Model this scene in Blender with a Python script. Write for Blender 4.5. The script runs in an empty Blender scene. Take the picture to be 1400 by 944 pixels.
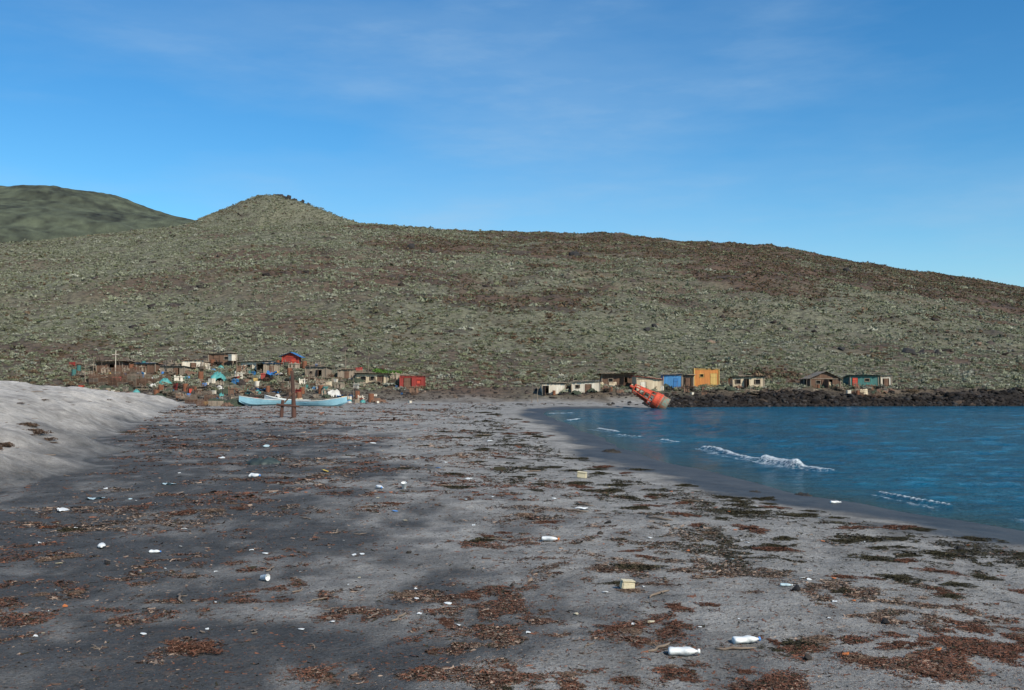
import bpy, bmesh, math, random
import numpy as np
from mathutils import Vector, Matrix, Euler
random.seed(11); rng=np.random.default_rng(11)
scn=bpy.context.scene; COL=scn.collection
EYE=2.6; F=1361.0
rad=math.radians

# ---------------------------------------------------------------- noise
def vnoise(x,y,seed=0):
    xi=np.floor(x).astype(np.int64); yi=np.floor(y).astype(np.int64)
    xf=x-xi; yf=y-yi
    def h(a,b):
        n=(a*374761393+b*668265263+seed*974126177)&0xffffffff
        n=((n^(n>>13))*1274126177)&0xffffffff
        n=n^(n>>16)
        return (n&0xffff)/65535.0*2-1
    u=xf*xf*(3-2*xf); v=yf*yf*(3-2*yf)
    a=h(xi,yi)*(1-u)+h(xi+1,yi)*u
    b=h(xi,yi+1)*(1-u)+h(xi+1,yi+1)*u
    return a*(1-v)+b*v
def fbm(x,y,o=4,seed=0):
    x=np.asarray(x,float); y=np.asarray(y,float)
    s=0;a=1.0;t=0
    for i in range(o):
        s=s+a*vnoise(x,y,seed+i*17); t+=a; a*=.55
        x,y=(x*1.6+y*1.2+3.1),(-x*1.2+y*1.6+7.7)
    return s/t*1.6
def ss(t):
    t=np.clip(t,0,1); return t*t*(3-2*t)
def sdist(px,py,poly):
    d2=np.full(px.shape,1e18); ins=np.zeros(px.shape,bool); n=len(poly)
    for i in range(n):
        ax,ay=poly[i]; bx,by=poly[(i+1)%n]
        ex,ey=bx-ax,by-ay
        t=np.clip(((px-ax)*ex+(py-ay)*ey)/(ex*ex+ey*ey+1e-9),0,1)
        d2=np.minimum(d2,(px-ax-t*ex)**2+(py-ay-t*ey)**2)
        if ay!=by:
            c=((ay>py)!=(by>py))&(px<(bx-ax)*(py-ay)/(by-ay)+ax)
            ins^=c
    d=np.sqrt(d2); return np.where(ins,d,-d)
def pdist(px,py,line):
    d2=np.full(px.shape,1e18)
    for (ax,ay),(bx,by) in zip(line[:-1],line[1:]):
        ex,ey=bx-ax,by-ay
        t=np.clip(((px-ax)*ex+(py-ay)*ey)/(ex*ex+ey*ey+1e-9),0,1)
        d2=np.minimum(d2,(px-ax-t*ex)**2+(py-ay-t*ey)**2)
    return np.sqrt(d2)

WATER=[(30,-60),(19,0),(12.9,13.2),(10.0,18.9),(8.65,22.0),(7.2,25.4),(6.3,28.7),(5.1,35.5),(4.45,41),(4.4,47.2),(3.7,54),(3.6,59.9),(3.0,66),(2.7,73),
 (2.4,80),(3.0,86),(5.4,90.5),(9.5,93),(14.4,95.5),(22,97.5),(36,99),(52,100),(80,104),(130,112),(200,130),(320,200),(700,700),(3000,2500),(3000,-60)]
DUNE=[(-31,95),(-25.5,72),(-21.8,59),(-16.9,41.6),(-13.4,32.2),(-11.1,27.4),(-11.8,23.6),(-13.0,18),(-15,10),(-20,-14),(-60,-30),(-400,-30),(-400,80),(-60,98)]
WL=-0.35
R0=430.
SKY_PX=[-600,-200,0,100,200,300,480,560,650,760,900,1050,1120,1200,1300,1400,1600,1900,2400]
SKY_PY=[343,339,336,328,315,307,306,311,317,320,327,335,349,362,378,394,419,452,500]
RX=[(p-700)/F*R0 for p in SKY_PX]; RZ=[EYE+(515-p)/F*R0 for p in SKY_PY]
def yb(x): return np.interp(x,[-400,-40,-25,-8,0,4,9,22,52,80,130,200,320,700],[90,93,95,98,101,100,99,101,103,107,115,134,205,705])
def H(x,y,full=False):
    x=np.asarray(x,float); y=np.asarray(y,float)
    s=-sdist(x,y,WATER)+.22*fbm(x/2.2,y/3.5,2,2)
    z=np.where(s>0, WL+0.38*(1-np.exp(-np.maximum(s,0)/3.5)), WL+np.maximum(s,-60)*0.06)
    bm=ss((s-1)/3)
    z=z+bm*(0.05*fbm(x/3.5,y/3.5,3,5)+0.022*fbm(x/.7,y/.7,3,9))
    sdn=sdist(x,y,DUNE)+0.9*fbm(x/4.5,y/4.5,4,21)
    hm=np.interp(y,[0,30,60,75,93,110],[1.8,1.95,2.15,1.95,1.1,.3])
    sp=np.maximum(sdn,0)
    dz=hm*(1-np.exp(-(sp/4.2)**1.25))+0.015*np.clip(sdn,0,30)+(0.20*fbm(x/3.,y/3.,3,31)+.07*fbm(x/.7,y/.7,4,33)+.035*np.sin(x*2.1+y*3.2+2.5*fbm(x/2,y/2,3,35)))*ss(sdn/3)
    z=z+np.where(sdn>0,dz,0)
    rim=ss(s/3.0)*ss((x-13)/6)*ss((y-88)/5)*(0.6+0.5*fbm(x/1.6,y/1.6,3,41)+.25*fbm(x/7,y/7,2,43))
    b=yb(x); w=np.interp(x,[-10,8],[12,7])
    rise=1.5*ss((y-b)/w)
    z=np.maximum(z,np.maximum(rim,rise)*ss(s/2+.2)+np.minimum(z,0))
    xe=x*R0/np.clip(y,b+9,R0+100)
    zr=np.interp(xe,RX,RZ)
    zr=(zr+np.interp(xe-9,RX,RZ)+np.interp(xe+9,RX,RZ))/3
    v=np.clip((y-b-9)/(R0-b-9),0,1)
    hill=(zr-1.6)*(v*(1.15-0.15*v))
    hill=hill-np.maximum(y-R0,0)*0.13
    hill=np.where(y>R0,np.maximum(hill,5),hill)
    rough=ss(v*6)*(1.3*fbm(x/38,y/38,3,51)+0.65*fbm(x/8,y/8,3,61)+.26*fbm(x/2.5,y/2.5,2,66))*np.where(y<R0+80,1,.0)
    cone_r=np.hypot(x+105.0+1.5*fbm(x/15,y/15,2,4),(y-440))
    cone=14.6*np.clip(1-(cone_r-6)/35,0,1)**1.2
    cone=np.where(cone_r<6,14.6,cone)
    fr=np.hypot(x+610,y-1300)+10*fbm(x/90,y/90,2,77)
    far=(146+93*np.exp(-(np.maximum(fr-85,0)/195)**1.2))*ss((900-fr)/600)
    far=np.where(fr<85,far+.0002*(85-fr)**2,far)+3*fbm(x/40,y/40,4,3)
    hz=hill+rough*np.clip(zr/60,.1,1)+cone
    z=z+np.where(y>b+9,hz,0)
    z=np.where(y>R0+120,np.maximum(z,far),z)
    if full: return z,s,sdn,v
    return z
def hz(x,y): return float(H(np.array([x]),np.array([y]))[0])
def sw(x,y): return float(-sdist(np.array([x]),np.array([y]),WATER)[0])
def spot(px,d): return ((px-700)/F*d, d)
def gspot(px,py):
    d=EYE*F/(py-515.0); x=(px-700)/F*d
    for _ in range(4):
        z=hz(x,d); d=(EYE-z)*F/(py-515.0); x=(px-700)/F*d
    return x,d

# ---------------------------------------------------------------- materials
def newmat(name):
    m=bpy.data.materials.new(name); m.use_nodes=True
    nt=m.node_tree; b=nt.nodes['Principled BSDF']; return m,nt,b
def N(nt,t,**k):
    n=nt.nodes.new(t)
    for a,v in k.items(): setattr(n,a,v)
    return n
def mixc(nt,f,a,b,mode='MIX'):
    n=N(nt,'ShaderNodeMix',data_type='RGBA',blend_type=mode)
    for i,v in ((0,f),(6,a),(7,b)):
        if hasattr(v,'links'): nt.links.new(v,n.inputs[i])
        else: n.inputs[i].default_value=v if i==0 else (*v[:3],1)
    return n.outputs[2]
def noiseN(nt,vec,scale,det=4,rough=.6):
    n=N(nt,'ShaderNodeTexNoise'); n.inputs['Scale'].default_value=scale; n.inputs['Detail'].default_value=det; n.inputs['Roughness'].default_value=rough
    if vec is not None: nt.links.new(vec,n.inputs['Vector'])
    return n.outputs['Fac']
def ramp(nt,v,a,b,lo=0.,hi=1.):
    n=N(nt,'ShaderNodeMapRange'); nt.links.new(v,n.inputs[0])
    for i,q in zip((1,2,3,4),(a,b,lo,hi)): n.inputs[i].default_value=q
    return n.outputs[0]
def mth(nt,op,a,b):
    n=N(nt,'ShaderNodeMath',operation=op)
    for i,v in enumerate((a,b)):
        if hasattr(v,'links'): nt.links.new(v,n.inputs[i])
        else: n.inputs[i].default_value=v
    return n.outputs[0]
def bumpN(nt,h,b,strength=.5,dist=.02,prev=None):
    n=N(nt,'ShaderNodeBump'); n.inputs['Strength'].default_value=strength; n.inputs['Distance'].default_value=dist
    nt.links.new(h,n.inputs['Height'])
    if prev is not None: nt.links.new(prev,n.inputs['Normal'])
    if b is not None: nt.links.new(n.outputs[0],b.inputs['Normal'])
    return n.outputs[0]
MC={}
def M(name,c,c2=None,rough=.8,scale=3,st=(1,1,1),bump=.4,metal=0,sharp=.25):
    if name in MC: return MC[name]
    m,nt,b=newmat(name)
    c2=c2 or tuple(v*.5 for v in c)
    tc=N(nt,'ShaderNodeTexCoord'); mp=N(nt,'ShaderNodeMapping'); mp.inputs['Scale'].default_value=st
    nt.links.new(tc.outputs['Object'],mp.inputs[0])
    n1=noiseN(nt,mp.outputs[0],scale,5,.65)
    f=ramp(nt,n1,.5-sharp,.5+sharp)
    nt.links.new(mixc(nt,f,c2,c),b.inputs['Base Color'])
    b.inputs['Roughness'].default_value=rough; b.inputs['Metallic'].default_value=metal
    n2=noiseN(nt,mp.outputs[0],scale*6,3)
    bumpN(nt,n2,b,bump,.02)
    MC[name]=m; return m
def AM(name,rough=.9,scale=20,amt=(.6,1.3),bump=.4,dist=.02):
    m,nt,b=newmat(name)
    at=N(nt,'ShaderNodeAttribute',attribute_name='Col')
    tc=N(nt,'ShaderNodeTexCoord')
    n1=noiseN(nt,tc.outputs['Object'],scale,4)
    g=ramp(nt,n1,.3,.7,*amt)
    cc=N(nt,'ShaderNodeCombineColor')
    for i in range(3): nt.links.new(g,cc.inputs[i])
    nt.links.new(mixc(nt,1.0,at.outputs['Color'],cc.outputs[0],'MULTIPLY'),b.inputs['Base Color'])
    b.inputs['Roughness'].default_value=rough
    b.inputs['Specular IOR Level'].default_value=.2
    bumpN(nt,n1,b,bump,dist)
    return m
WOODV=(1,1,.12)
m_wood=M('weathered_wood',(.36,.285,.21),(.13,.10,.075),.9,5,WOODV)
m_brown=M('brown_wood',(.20,.11,.068),(.07,.04,.027),.9,5,WOODV)
m_dark=M('dark_wood',(.07,.054,.042),(.024,.02,.016),.9,5,WOODV)
m_post=M('dark_red_brown_timber',(.115,.050,.034),(.045,.024,.018),.9,5,WOODV)
m_white=M('faded_white_paint',(.76,.71,.60),(.42,.34,.25),.75,4,WOODV)
m_cream=M('cream_paint',(.68,.58,.41),(.34,.24,.15),.8,4,WOODV)
m_red=M('barn_red_paint',(.36,.035,.022),(.16,.018,.014),.7,4,WOODV)
m_red2=M('bright_red_paint',(.58,.06,.028),(.30,.04,.02),.65,3)
m_blue=M('blue_paint',(.06,.24,.50),(.03,.13,.28),.6,4,WOODV)
m_teal=M('teal_paint',(.05,.20,.17),(.03,.09,.09),.7,4,WOODV)
m_orange=M('orange_paint',(.68,.27,.06),(.40,.14,.04),.75,4,WOODV)
m_yellow=M('yellow_paint',(.68,.45,.14),(.42,.26,.08),.75,4,WOODV)
m_grey=M('grey_sheet_metal',(.38,.35,.31),(.15,.11,.085),.6,3,(1,1,.5),.3,0,.2)
m_rust=M('rusty_metal',(.28,.105,.045),(.10,.04,.025),.85,6)
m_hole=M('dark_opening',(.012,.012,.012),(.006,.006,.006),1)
m_thatch=M('brush_thatch',(.24,.18,.11),(.08,.055,.035),1,9,(1,1,1),1)
m_tarpB=M('blue_tarp',(.04,.19,.45),(.02,.10,.25),.5,2)
m_tarpT=M('teal_tarp',(.10,.38,.35),(.04,.16,.16),.6,2)
m_tarpW=M('white_canvas',(.66,.64,.59),(.36,.33,.29),.8,3)
m_net=M('fishing_net',(.07,.085,.05),(.022,.028,.02),1,14,(1,1,1),1)
m_boatB=M('light_blue_boat_paint',(.28,.50,.58),(.17,.34,.42),.6,2)
m_boatW=M('white_boat_paint',(.68,.70,.68),(.42,.43,.40),.6,2)
m_plW=M('white_plastic',(.78,.79,.77),(.60,.60,.58),.45,7,(1,1,1),.2)
m_plC=M('cream_plastic',(.66,.58,.40),(.48,.40,.26),.6,9)
m_plB=M('blue_plastic',(.08,.25,.60),(.05,.16,.4),.4,4)
m_plT=M('pale_aqua_plastic',(.50,.62,.64),(.34,.44,.47),.4,6)
m_plY=M('yellow_plastic',(.66,.48,.08),(.45,.30,.06),.45,4)
m_plO=M('orange_plastic',(.65,.20,.04),(.42,.12,.03),.5,4)
m_rub=M('black_rubber',(.03,.03,.03),(.015,.015,.015),.8,6)
m_rock=M('lava_rock',(.040,.036,.034),(.010,.009,.010),.95,2.6,(1,1,1),1,0,.25)
m_rock2=M('brown_lava_rock',(.085,.066,.054),(.025,.022,.02),.95,2.2,(1,1,1),1,0,.3)
m_kdark=M('dark_kelp',(.05,.035,.018),(.014,.012,.008),.5,20,(1,1,1),.6)
m_stem=M('driftwood',(.26,.20,.15),(.10,.07,.05),.9,8,(1,1,1))

# ---------------------------------------------------------------- helpers
def mesh_np(name,V,Fc,mat,cols=None,smooth=False):
    V=np.ascontiguousarray(V,dtype=np.float32); Fc=np.ascontiguousarray(Fc,dtype=np.int32)
    me=bpy.data.meshes.new(name); n=len(V); m,k=Fc.shape
    me.vertices.add(n); me.vertices.foreach_set('co',V.ravel())
    me.loops.add(m*k); me.loops.foreach_set('vertex_index',Fc.ravel())
    me.polygons.add(m); me.polygons.foreach_set('loop_start',np.arange(0,m*k,k,dtype=np.int32))
    if smooth: me.polygons.foreach_set('use_smooth',np.ones(m,bool))
    me.update(calc_edges=True)
    if cols is not None:
        for an,c in cols.items():
            c4=np.ones((n,4),np.float32); c4[:,:c.shape[1]]=c
            a=me.color_attributes.new(an,'FLOAT_COLOR','POINT'); a.data.foreach_set('color',c4.ravel())
    me.materials.append(mat); return me
def link(name,data,parent=None,loc=None,rot=None,scale=None):
    o=bpy.data.objects.new(name,data); COL.objects.link(o)
    if parent: o.parent=parent
    if loc is not None: o.location=loc
    if rot is not None: o.rotation_euler=rot
    if scale is not None: o.scale=scale if hasattr(scale,'__len__') else (scale,)*3
    return o
def tag(o,label,cat,group=None):
    o['label']=label; o['category']=cat
    if group: o['group']=group
    return o
class B:
    def __init__(s): s.v=[]; s.f=[]
    def box(s,c,size,R=None,taper=1.):
        i=len(s.v); hx,hy,hz_=[q/2 for q in size]
        for dz in (-1,1):
            for dx,dy in ((-1,-1),(1,-1),(1,1),(-1,1)):
                t=taper if dz>0 else 1
                p=Vector((dx*hx*t,dy*hy*t,dz*hz_))
                if R: p=R@p
                s.v.append(tuple(p+Vector(c)))
        s.f+=[(i,i+3,i+2,i+1),(i+4,i+5,i+6,i+7),(i,i+1,i+5,i+4),(i+1,i+2,i+6,i+5),(i+2,i+3,i+7,i+6),(i+3,i,i+4,i+7)]
    def tube(s,pts,rs,n=8,caps=True):
        pts=[Vector(p) for p in pts]
        if not hasattr(rs,'__len__'): rs=[rs]*len(pts)
        i0=len(s.v)
        for k,p in enumerate(pts):
            d=(pts[min(k+1,len(pts)-1)]-pts[max(k-1,0)]).normalized()
            a=d.cross(Vector((0,0,1)) if abs(d.z)<.9 else Vector((1,0,0))).normalized(); b=d.cross(a)
            for j in range(n):
                t=2*math.pi*j/n; s.v.append(tuple(p+(a*math.cos(t)+b*math.sin(t))*rs[k]))
        for k in range(len(pts)-1):
            for j in range(n):
                a=i0+k*n+j; b=i0+k*n+(j+1)%n; s.f.append((a,b,b+n,a+n))
        if caps:
            s.f.append(tuple(i0+j for j in range(n))[::-1]); s.f.append(tuple(i0+(len(pts)-1)*n+j for j in range(n)))
    def lathe(s,prof,n=16,sy=1.):
        i0=len(s.v)
        for r,z in prof:
            for j in range(n):
                t=2*math.pi*j/n; s.v.append((r*math.cos(t),r*sy*math.sin(t),z))
        for k in range(len(prof)-1):
            for j in range(n):
                a=i0+k*n+j; b=i0+k*n+(j+1)%n; s.f.append((a,b,b+n,a+n))
        s.f.append(tuple(i0+j for j in range(n))[::-1]); s.f.append(tuple(i0+(len(prof)-1)*n+j for j in range(n)))
    def mesh(s,name,mat,smooth=False,bevel=0):
        me=bpy.data.meshes.new(name); me.from_pydata(s.v,[],s.f)
        bm=bmesh.new(); bm.from_mesh(me); bmesh.ops.recalc_face_normals(bm,faces=bm.faces)
        if bevel: bmesh.ops.bevel(bm,geom=list(bm.edges),offset=bevel,segments=2,affect='EDGES')
        bm.to_mesh(me); bm.free()
        if smooth: me.polygons.foreach_set('use_smooth',[True]*len(me.polygons))
        me.materials.append(mat); return me
def thing(name,label,cat,x,y,yaw=0,z=None,group=None):
    e=bpy.data.objects.new(name,None); COL.objects.link(e); e.empty_display_size=.3
    e.location=(x,y,hz(x,y) if z is None else z); e.rotation_euler=(0,0,yaw)
    return tag(e,label,cat,group)

# ---------------------------------------------------------------- ground
def ugrid(lim,inner,n_in,n_out):
    a=np.linspace(-inner,inner,n_in); b=np.linspace(inner,lim,n_out)[1:]
    return np.concatenate([-b[::-1],a,b])
us=ugrid(1.8,.60,600,60)
rs=3*np.exp(np.linspace(0,math.log(3600/3),840))
U,Rr=np.meshgrid(us,rs); X=(U*Rr).ravel(); Y=(Rr-15).ravel()
Z,S,SD,V=H(X,Y,True)
nu=len(us); nr=len(rs)
def gridfaces(nr,nu):
    i=np.arange((nr-1)*(nu-1)); r=i//(nu-1); c=i%(nu-1); a=r*nu+c
    return np.stack([a,a+1,a+1+nu,a+nu],1)
def region(x,y):
    v=(y-110)/320; u=x/np.maximum(y,1); w_=.40*fbm(x/28,y/28,4,907)
    return np.clip(ss((u+.16+w_*.5)/.18)*ss((v-.16+w_-.25*np.maximum(.25-u,0))/.22),0,1)
light=np.array([.318,.300,.275]); darkc=np.array([.072,.073,.074])
nz=fbm(X/4,Y/4,4,101); nz2=fbm(X/.9,Y/1.1,5,111); nz3=fbm(X/.35,Y/.45,3,113)
dm=ss(.5+((-X-.2-(Y-8)*.17)+1.3*nz+1.2*nz2)/6.)*ss((75-Y)/35)
dm=np.clip(dm*.95+ .28*ss((nz2-.05)*2.2)-.32*ss((-nz2-.1)*3)+.15*nz3+.02,0,1)
dm=np.maximum(dm,.20*ss((Y-55)/25)) 
col=light[None]*(1-dm[:,None])+darkc[None]*dm[:,None]
dune=ss(SD/2.6+.45*nz+.1)*(SD>-1)
dcol=np.array([.45,.41,.365])[None]*(1+.26*fbm(X/2.2,Y/5,4,116)+.16*nz3)[:,None]
col=col*(1-dune[:,None])+dcol*dune[:,None]
wet=ss((np.interp(Y,[15,25,45,70,95],[4.4,3.9,3.2,2.4,2.0])+1.0*nz+.4*nz2-S)/1.5)*ss((97-Y)/6)
col=col*(1-.82*wet[:,None])
hillm=np.maximum(ss((Y-yb(X)+1+3*nz)/5), ss((X-13)/5)*ss((Y-90)/3))
hn=fbm(X/30,Y/30,4,121); hn2=fbm(X/7,Y/7,5,131)
hg=np.array([.180,.172,.115]); hb=np.array([.128,.082,.056]); hd=np.array([.062,.044,.035])
rg=region(X,Y)
t=ss(.22+hn*.8+.75*rg)[:,None]; hc=hg*(1-t)+hb*t
t=ss(hn2*1.4-.35+.55*rg)[:,None]*.75; hc=hc*(1-t)+hd*t
rimm=(ss((X-13)/4)*ss((107-Y+np.maximum(X-40,0)*.2)/6)*ss((Y-90)/3))[:,None]; hc=hc*(1-.92*rimm)+np.array([.016,.0145,.014])*.92*rimm
camp=(ss((6-X)/4)*ss((107-Y)/6))[:,None]; hc=hc*(1-.5*camp)+np.array([.19,.165,.14])*.5*camp
farm=ss((Y-600)/200)[:,None]; hc=hc*(1-farm)+(np.array([.066,.076,.046])*(1+.6*fbm(X/60,Y/60,5,9)+.7*fbm(X/9,Y/12,4,19))[:,None])*farm
col=col*(1-hillm[:,None])+hc*hillm[:,None]
beach=(1-hillm)*(1-dune)*(1-wet)
mask=np.stack([beach,wet,hillm],1)
gm,nt,b=newmat('ground_material')
at=N(nt,'ShaderNodeAttribute',attribute_name='Col'); mk=N(nt,'ShaderNodeAttribute',attribute_name='Mask')
sep=N(nt,'ShaderNodeSeparateColor'); nt.links.new(mk.outputs['Color'],sep.inputs[0])
tc=N(nt,'ShaderNodeTexCoord'); ob=tc.outputs['Object']
n1=noiseN(nt,ob,1.6,8,.7); n2=noiseN(nt,ob,28,4,.7); n3=noiseN(nt,ob,6,6,.75); n4=noiseN(nt,ob,.7,6,.7)
g=mth(nt,'MULTIPLY',ramp(nt,n1,.3,.7,.60,1.40),ramp(nt,n2,.3,.7,.68,1.32))
cc=N(nt,'ShaderNodeCombineColor')
for i in range(3): nt.links.new(g,cc.inputs[i])
c=mixc(nt,1.,at.outputs['Color'],cc.outputs[0],'MULTIPLY')
f=mth(nt,'MULTIPLY',ramp(nt,n3,.53,.62),ramp(nt,n4,.40,.60)); f=mth(nt,'MULTIPLY',f,sep.outputs[0]); f=mth(nt,'MULTIPLY',f,.5)
c=mixc(nt,f,c,(.180,.125,.090))
vo=N(nt,'ShaderNodeTexVoronoi'); vo.inputs['Scale'].default_value=9; nt.links.new(ob,vo.inputs['Vector'])
f=mth(nt,'MULTIPLY',ramp(nt,vo.outputs['Distance'],.18,.11),ramp(nt,n3,.45,.5)); f=mth(nt,'MULTIPLY',f,sep.outputs[0]); f=mth(nt,'MULTIPLY',f,.75)
c=mixc(nt,f,c,(.03,.024,.019))
vh=N(nt,'ShaderNodeTexVoronoi'); vh.inputs['Scale'].default_value=1.1; nt.links.new(ob,vh.inputs['Vector'])
f=mth(nt,'MULTIPLY',ramp(nt,vh.outputs['Distance'],.40,.85),sep.outputs[2])
c=mixc(nt,mth(nt,'MULTIPLY',f,.6),c,(.040,.033,.027))
nt.links.new(c,b.inputs['Base Color'])
nt.links.new(ramp(nt,sep.outputs[1],0.3,1,.95,.50),b.inputs['Roughness']); b.inputs['Specular IOR Level'].default_value=.28
hh=mth(nt,'ADD',mth(nt,'MULTIPLY',n3,1.2),mth(nt,'MULTIPLY',n2,.35))
hh=mth(nt,'MULTIPLY',hh,ramp(nt,sep.outputs[1],0,1,1,.12))
p=bumpN(nt,hh,None,1.,.09)
bumpN(nt,mth(nt,'MULTIPLY',n1,ramp(nt,sep.outputs[2],0,1,.3,2.5)),b,.6,.35,p)
me=mesh_np('ground',np.stack([X,Y,Z],1),gridfaces(nr,nu),gm,{'Col':col,'Mask':mask},True)
g_=link('ground',me); g_['kind']='structure'

# ---------------------------------------------------------------- water
uw=np.concatenate([np.linspace(-.02,.62,460),np.linspace(.62,1.8,80)[1:]])
rw=8*np.exp(np.linspace(0,math.log(3600/8),1250))
U,Rr=np.meshgrid(uw,rw); XW=(U*Rr).ravel(); YW=(Rr-15).ravel()
SW=sdist(XW,YW,WATER)
zw=np.full(XW.shape,WL); zw+=.055*fbm(XW/3,YW/1.6,3,201)*ss(SW/5)+.020*fbm(XW/.8,YW/.5,2,207)*ss(SW/3)
foam=np.zeros(XW.shape)
jx=XW+.28*fbm(XW/1.8,YW/1.8,3,211); jy=YW+.45*fbm(XW/1.8,YW/1.8,3,215)
waves=[([(7.9,40.8),(8.4,38.2),(8.9,35.6)],.10,.16,.85),([(8.85,35.0),(9.15,33.6),(9.45,32.7)],.22,.26,1.),([(9.5,32.4),(10.0,31.2)],.07,.20,.8),
 ([(9.35,24.8),(9.6,23.8),(9.85,23.0)],.07,.10,.85),([(3.9,67),(4.7,68)],.08,.22,.85),([(4.8,56),(5.6,53)],.07,.15,.85),([(5.3,50),(6.1,48.5)],.05,.14,.8),([(3.2,79),(4.6,80)],.06,.28,.85),
 ([(7.0,46.2),(7.4,44.8)],.06,.14,.8),([(10.8,20.8),(11.3,19.8),(12.0,18.6)],.13,.18,.95),([(13,24),(15,21),(17,18)],.12,.4,0.),([(11,62),(12,50),(14,40)],.12,.6,.0),([(17,80),(16,66)],.12,.7,0)]
for ln,h,wd,fo in waves:
    d=pdist(jx,jy,ln); zw+=h*np.exp(-(d/(wd*1.2))**2)*(1+.12*fbm(XW/.6,YW/.8,2,223))
    foam=np.maximum(foam,fo*np.exp(-(d/(wd*1.1))**2))
    d2=pdist(jx+.40,jy+.30,ln); foam=np.maximum(foam,.54*fo*np.exp(-(d2/(wd*2.0))**2))
foam=np.maximum(foam,.38*np.exp(-(np.abs(SW+.12*fbm(XW/1.2,YW/1.2,3,231)-.12)/.11)**2)*(YW<90)*ss(.12+fbm(XW/5,YW/5,2,237)))
foam=np.maximum(foam,.40*np.exp(-(np.abs(SW-.3)/.4)**2)*(YW>92)*(fbm(XW/2,YW/2,2,239)>.5))
shal=np.exp(-np.maximum(SW,0)/1.5)
wm,nt,b=newmat('sea_water')
mk=N(nt,'ShaderNodeAttribute',attribute_name='Mask'); sep=N(nt,'ShaderNodeSeparateColor'); nt.links.new(mk.outputs['Color'],sep.inputs[0])
tc=N(nt,'ShaderNodeTexCoord'); ob=tc.outputs['Object']; mp=N(nt,'ShaderNodeMapping'); mp.inputs['Scale'].default_value=(.7,1.5,1); mp.inputs['Rotation'].default_value=(0,0,.35); nt.links.new(ob,mp.inputs[0])
a1=noiseN(nt,mp.outputs[0],1.1,6,.66); a2=noiseN(nt,mp.outputs[0],5,4,.6); a3=noiseN(nt,ob,7,6,.8); a4=noiseN(nt,ob,.12,3,.5)
deep=mixc(nt,ramp(nt,mth(nt,'ADD',mth(nt,'MULTIPLY',a4,.4),mth(nt,'MULTIPLY',a1,.6)),.40,.60),(.000,.058,.118),(.001,.128,.225))
c=mixc(nt,mth(nt,'MULTIPLY',sep.outputs[1],.8),deep,(.030,.075,.075))
ff=ramp(nt,mth(nt,'ADD',sep.outputs[0],mth(nt,'MULTIPLY',mth(nt,'SUBTRACT',a3,.5),2.4)),.42,.80)
ff=mth(nt,'MULTIPLY',ff,ramp(nt,sep.outputs[0],.1,.35))
c=mixc(nt,ff,c,(.74,.79,.82)); nt.links.new(c,b.inputs['Base Color'])
nt.links.new(ramp(nt,ff,0,1,.12,.9),b.inputs['Roughness']); b.inputs['IOR'].default_value=1.33; b.inputs['Specular IOR Level'].default_value=.28
p=bumpN(nt,a1,None,1.,.75); p=bumpN(nt,a2,None,.9,.16,p); bumpN(nt,mth(nt,'MULTIPLY',a3,ff),b,.5,.05,p)
me=mesh_np('sea',np.stack([XW,YW,zw],1),gridfaces(len(rw),len(uw)),wm,{'Mask':np.stack([foam,shal,foam*0],1)},True)
sea=link('sea_water',me); sea['kind']='structure'

# ---------------------------------------------------------------- shrubs, rocks (arrays)
def clump(n,seed,size=.26,jit=.45):
    r=np.random.default_rng(seed); k=7
    lc=np.stack([r.uniform(-.6,.6,k),r.uniform(-.6,.6,k),r.uniform(.05,.32,k)],1); lr=r.uniform(.28,.5,k)
    i=r.integers(0,k,n); d=r.normal(size=(n,3)); d[:,2]=np.abs(d[:,2])*1.0-.15; d/=np.linalg.norm(d,axis=1)[:,None]
    c=lc[i]+d*(lr[i]*r.uniform(.75,1.08,n))[:,None]; c[:,2]*=.8; c[:,2]=np.maximum(c[:,2],.02)
    a=r.normal(size=(n,3)); nrm=d+jit*r.normal(size=(n,3)); nrm/=np.linalg.norm(nrm,axis=1)[:,None]
    e1=np.cross(nrm,a); e1/=np.linalg.norm(e1,axis=1)[:,None]; e2=np.cross(nrm,e1)
    sz=(size*r.uniform(.5,1.2,n))[:,None]
    V=np.stack([c-e1*sz*.6,c+e1*sz*.6-e2*sz*.1,c+e2*sz],1).reshape(-1,3); V[:,2]=np.maximum(V[:,2],-.05)
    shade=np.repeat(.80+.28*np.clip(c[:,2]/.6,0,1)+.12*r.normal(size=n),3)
    return V,np.arange(3*n).reshape(-1,3),np.clip(shade,.48,1.3)
def rockv(seed,sub=2,jag=.12):
    bm=bmesh.new(); bmesh.ops.create_icosphere(bm,subdivisions=sub,radius=1)
    V=np.array([v.co[:] for v in bm.verts]); Fc=np.array([[v.index for v in f.verts] for f in bm.faces]); bm.free()
    r=np.random.default_rng(seed)
    for _ in range(9):
        n=r.normal(size=3); n/=np.linalg.norm(n); d=r.uniform(.35,.75); t=V@n; V=V-np.maximum(t-d,0)[:,None]*n*.9
    V*=1+jag*r.normal(size=(len(V),1)); V*=np.array([1.,r.uniform(.6,1),r.uniform(.55,.85)])
    return V,Fc,np.ones(len(V))
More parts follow.
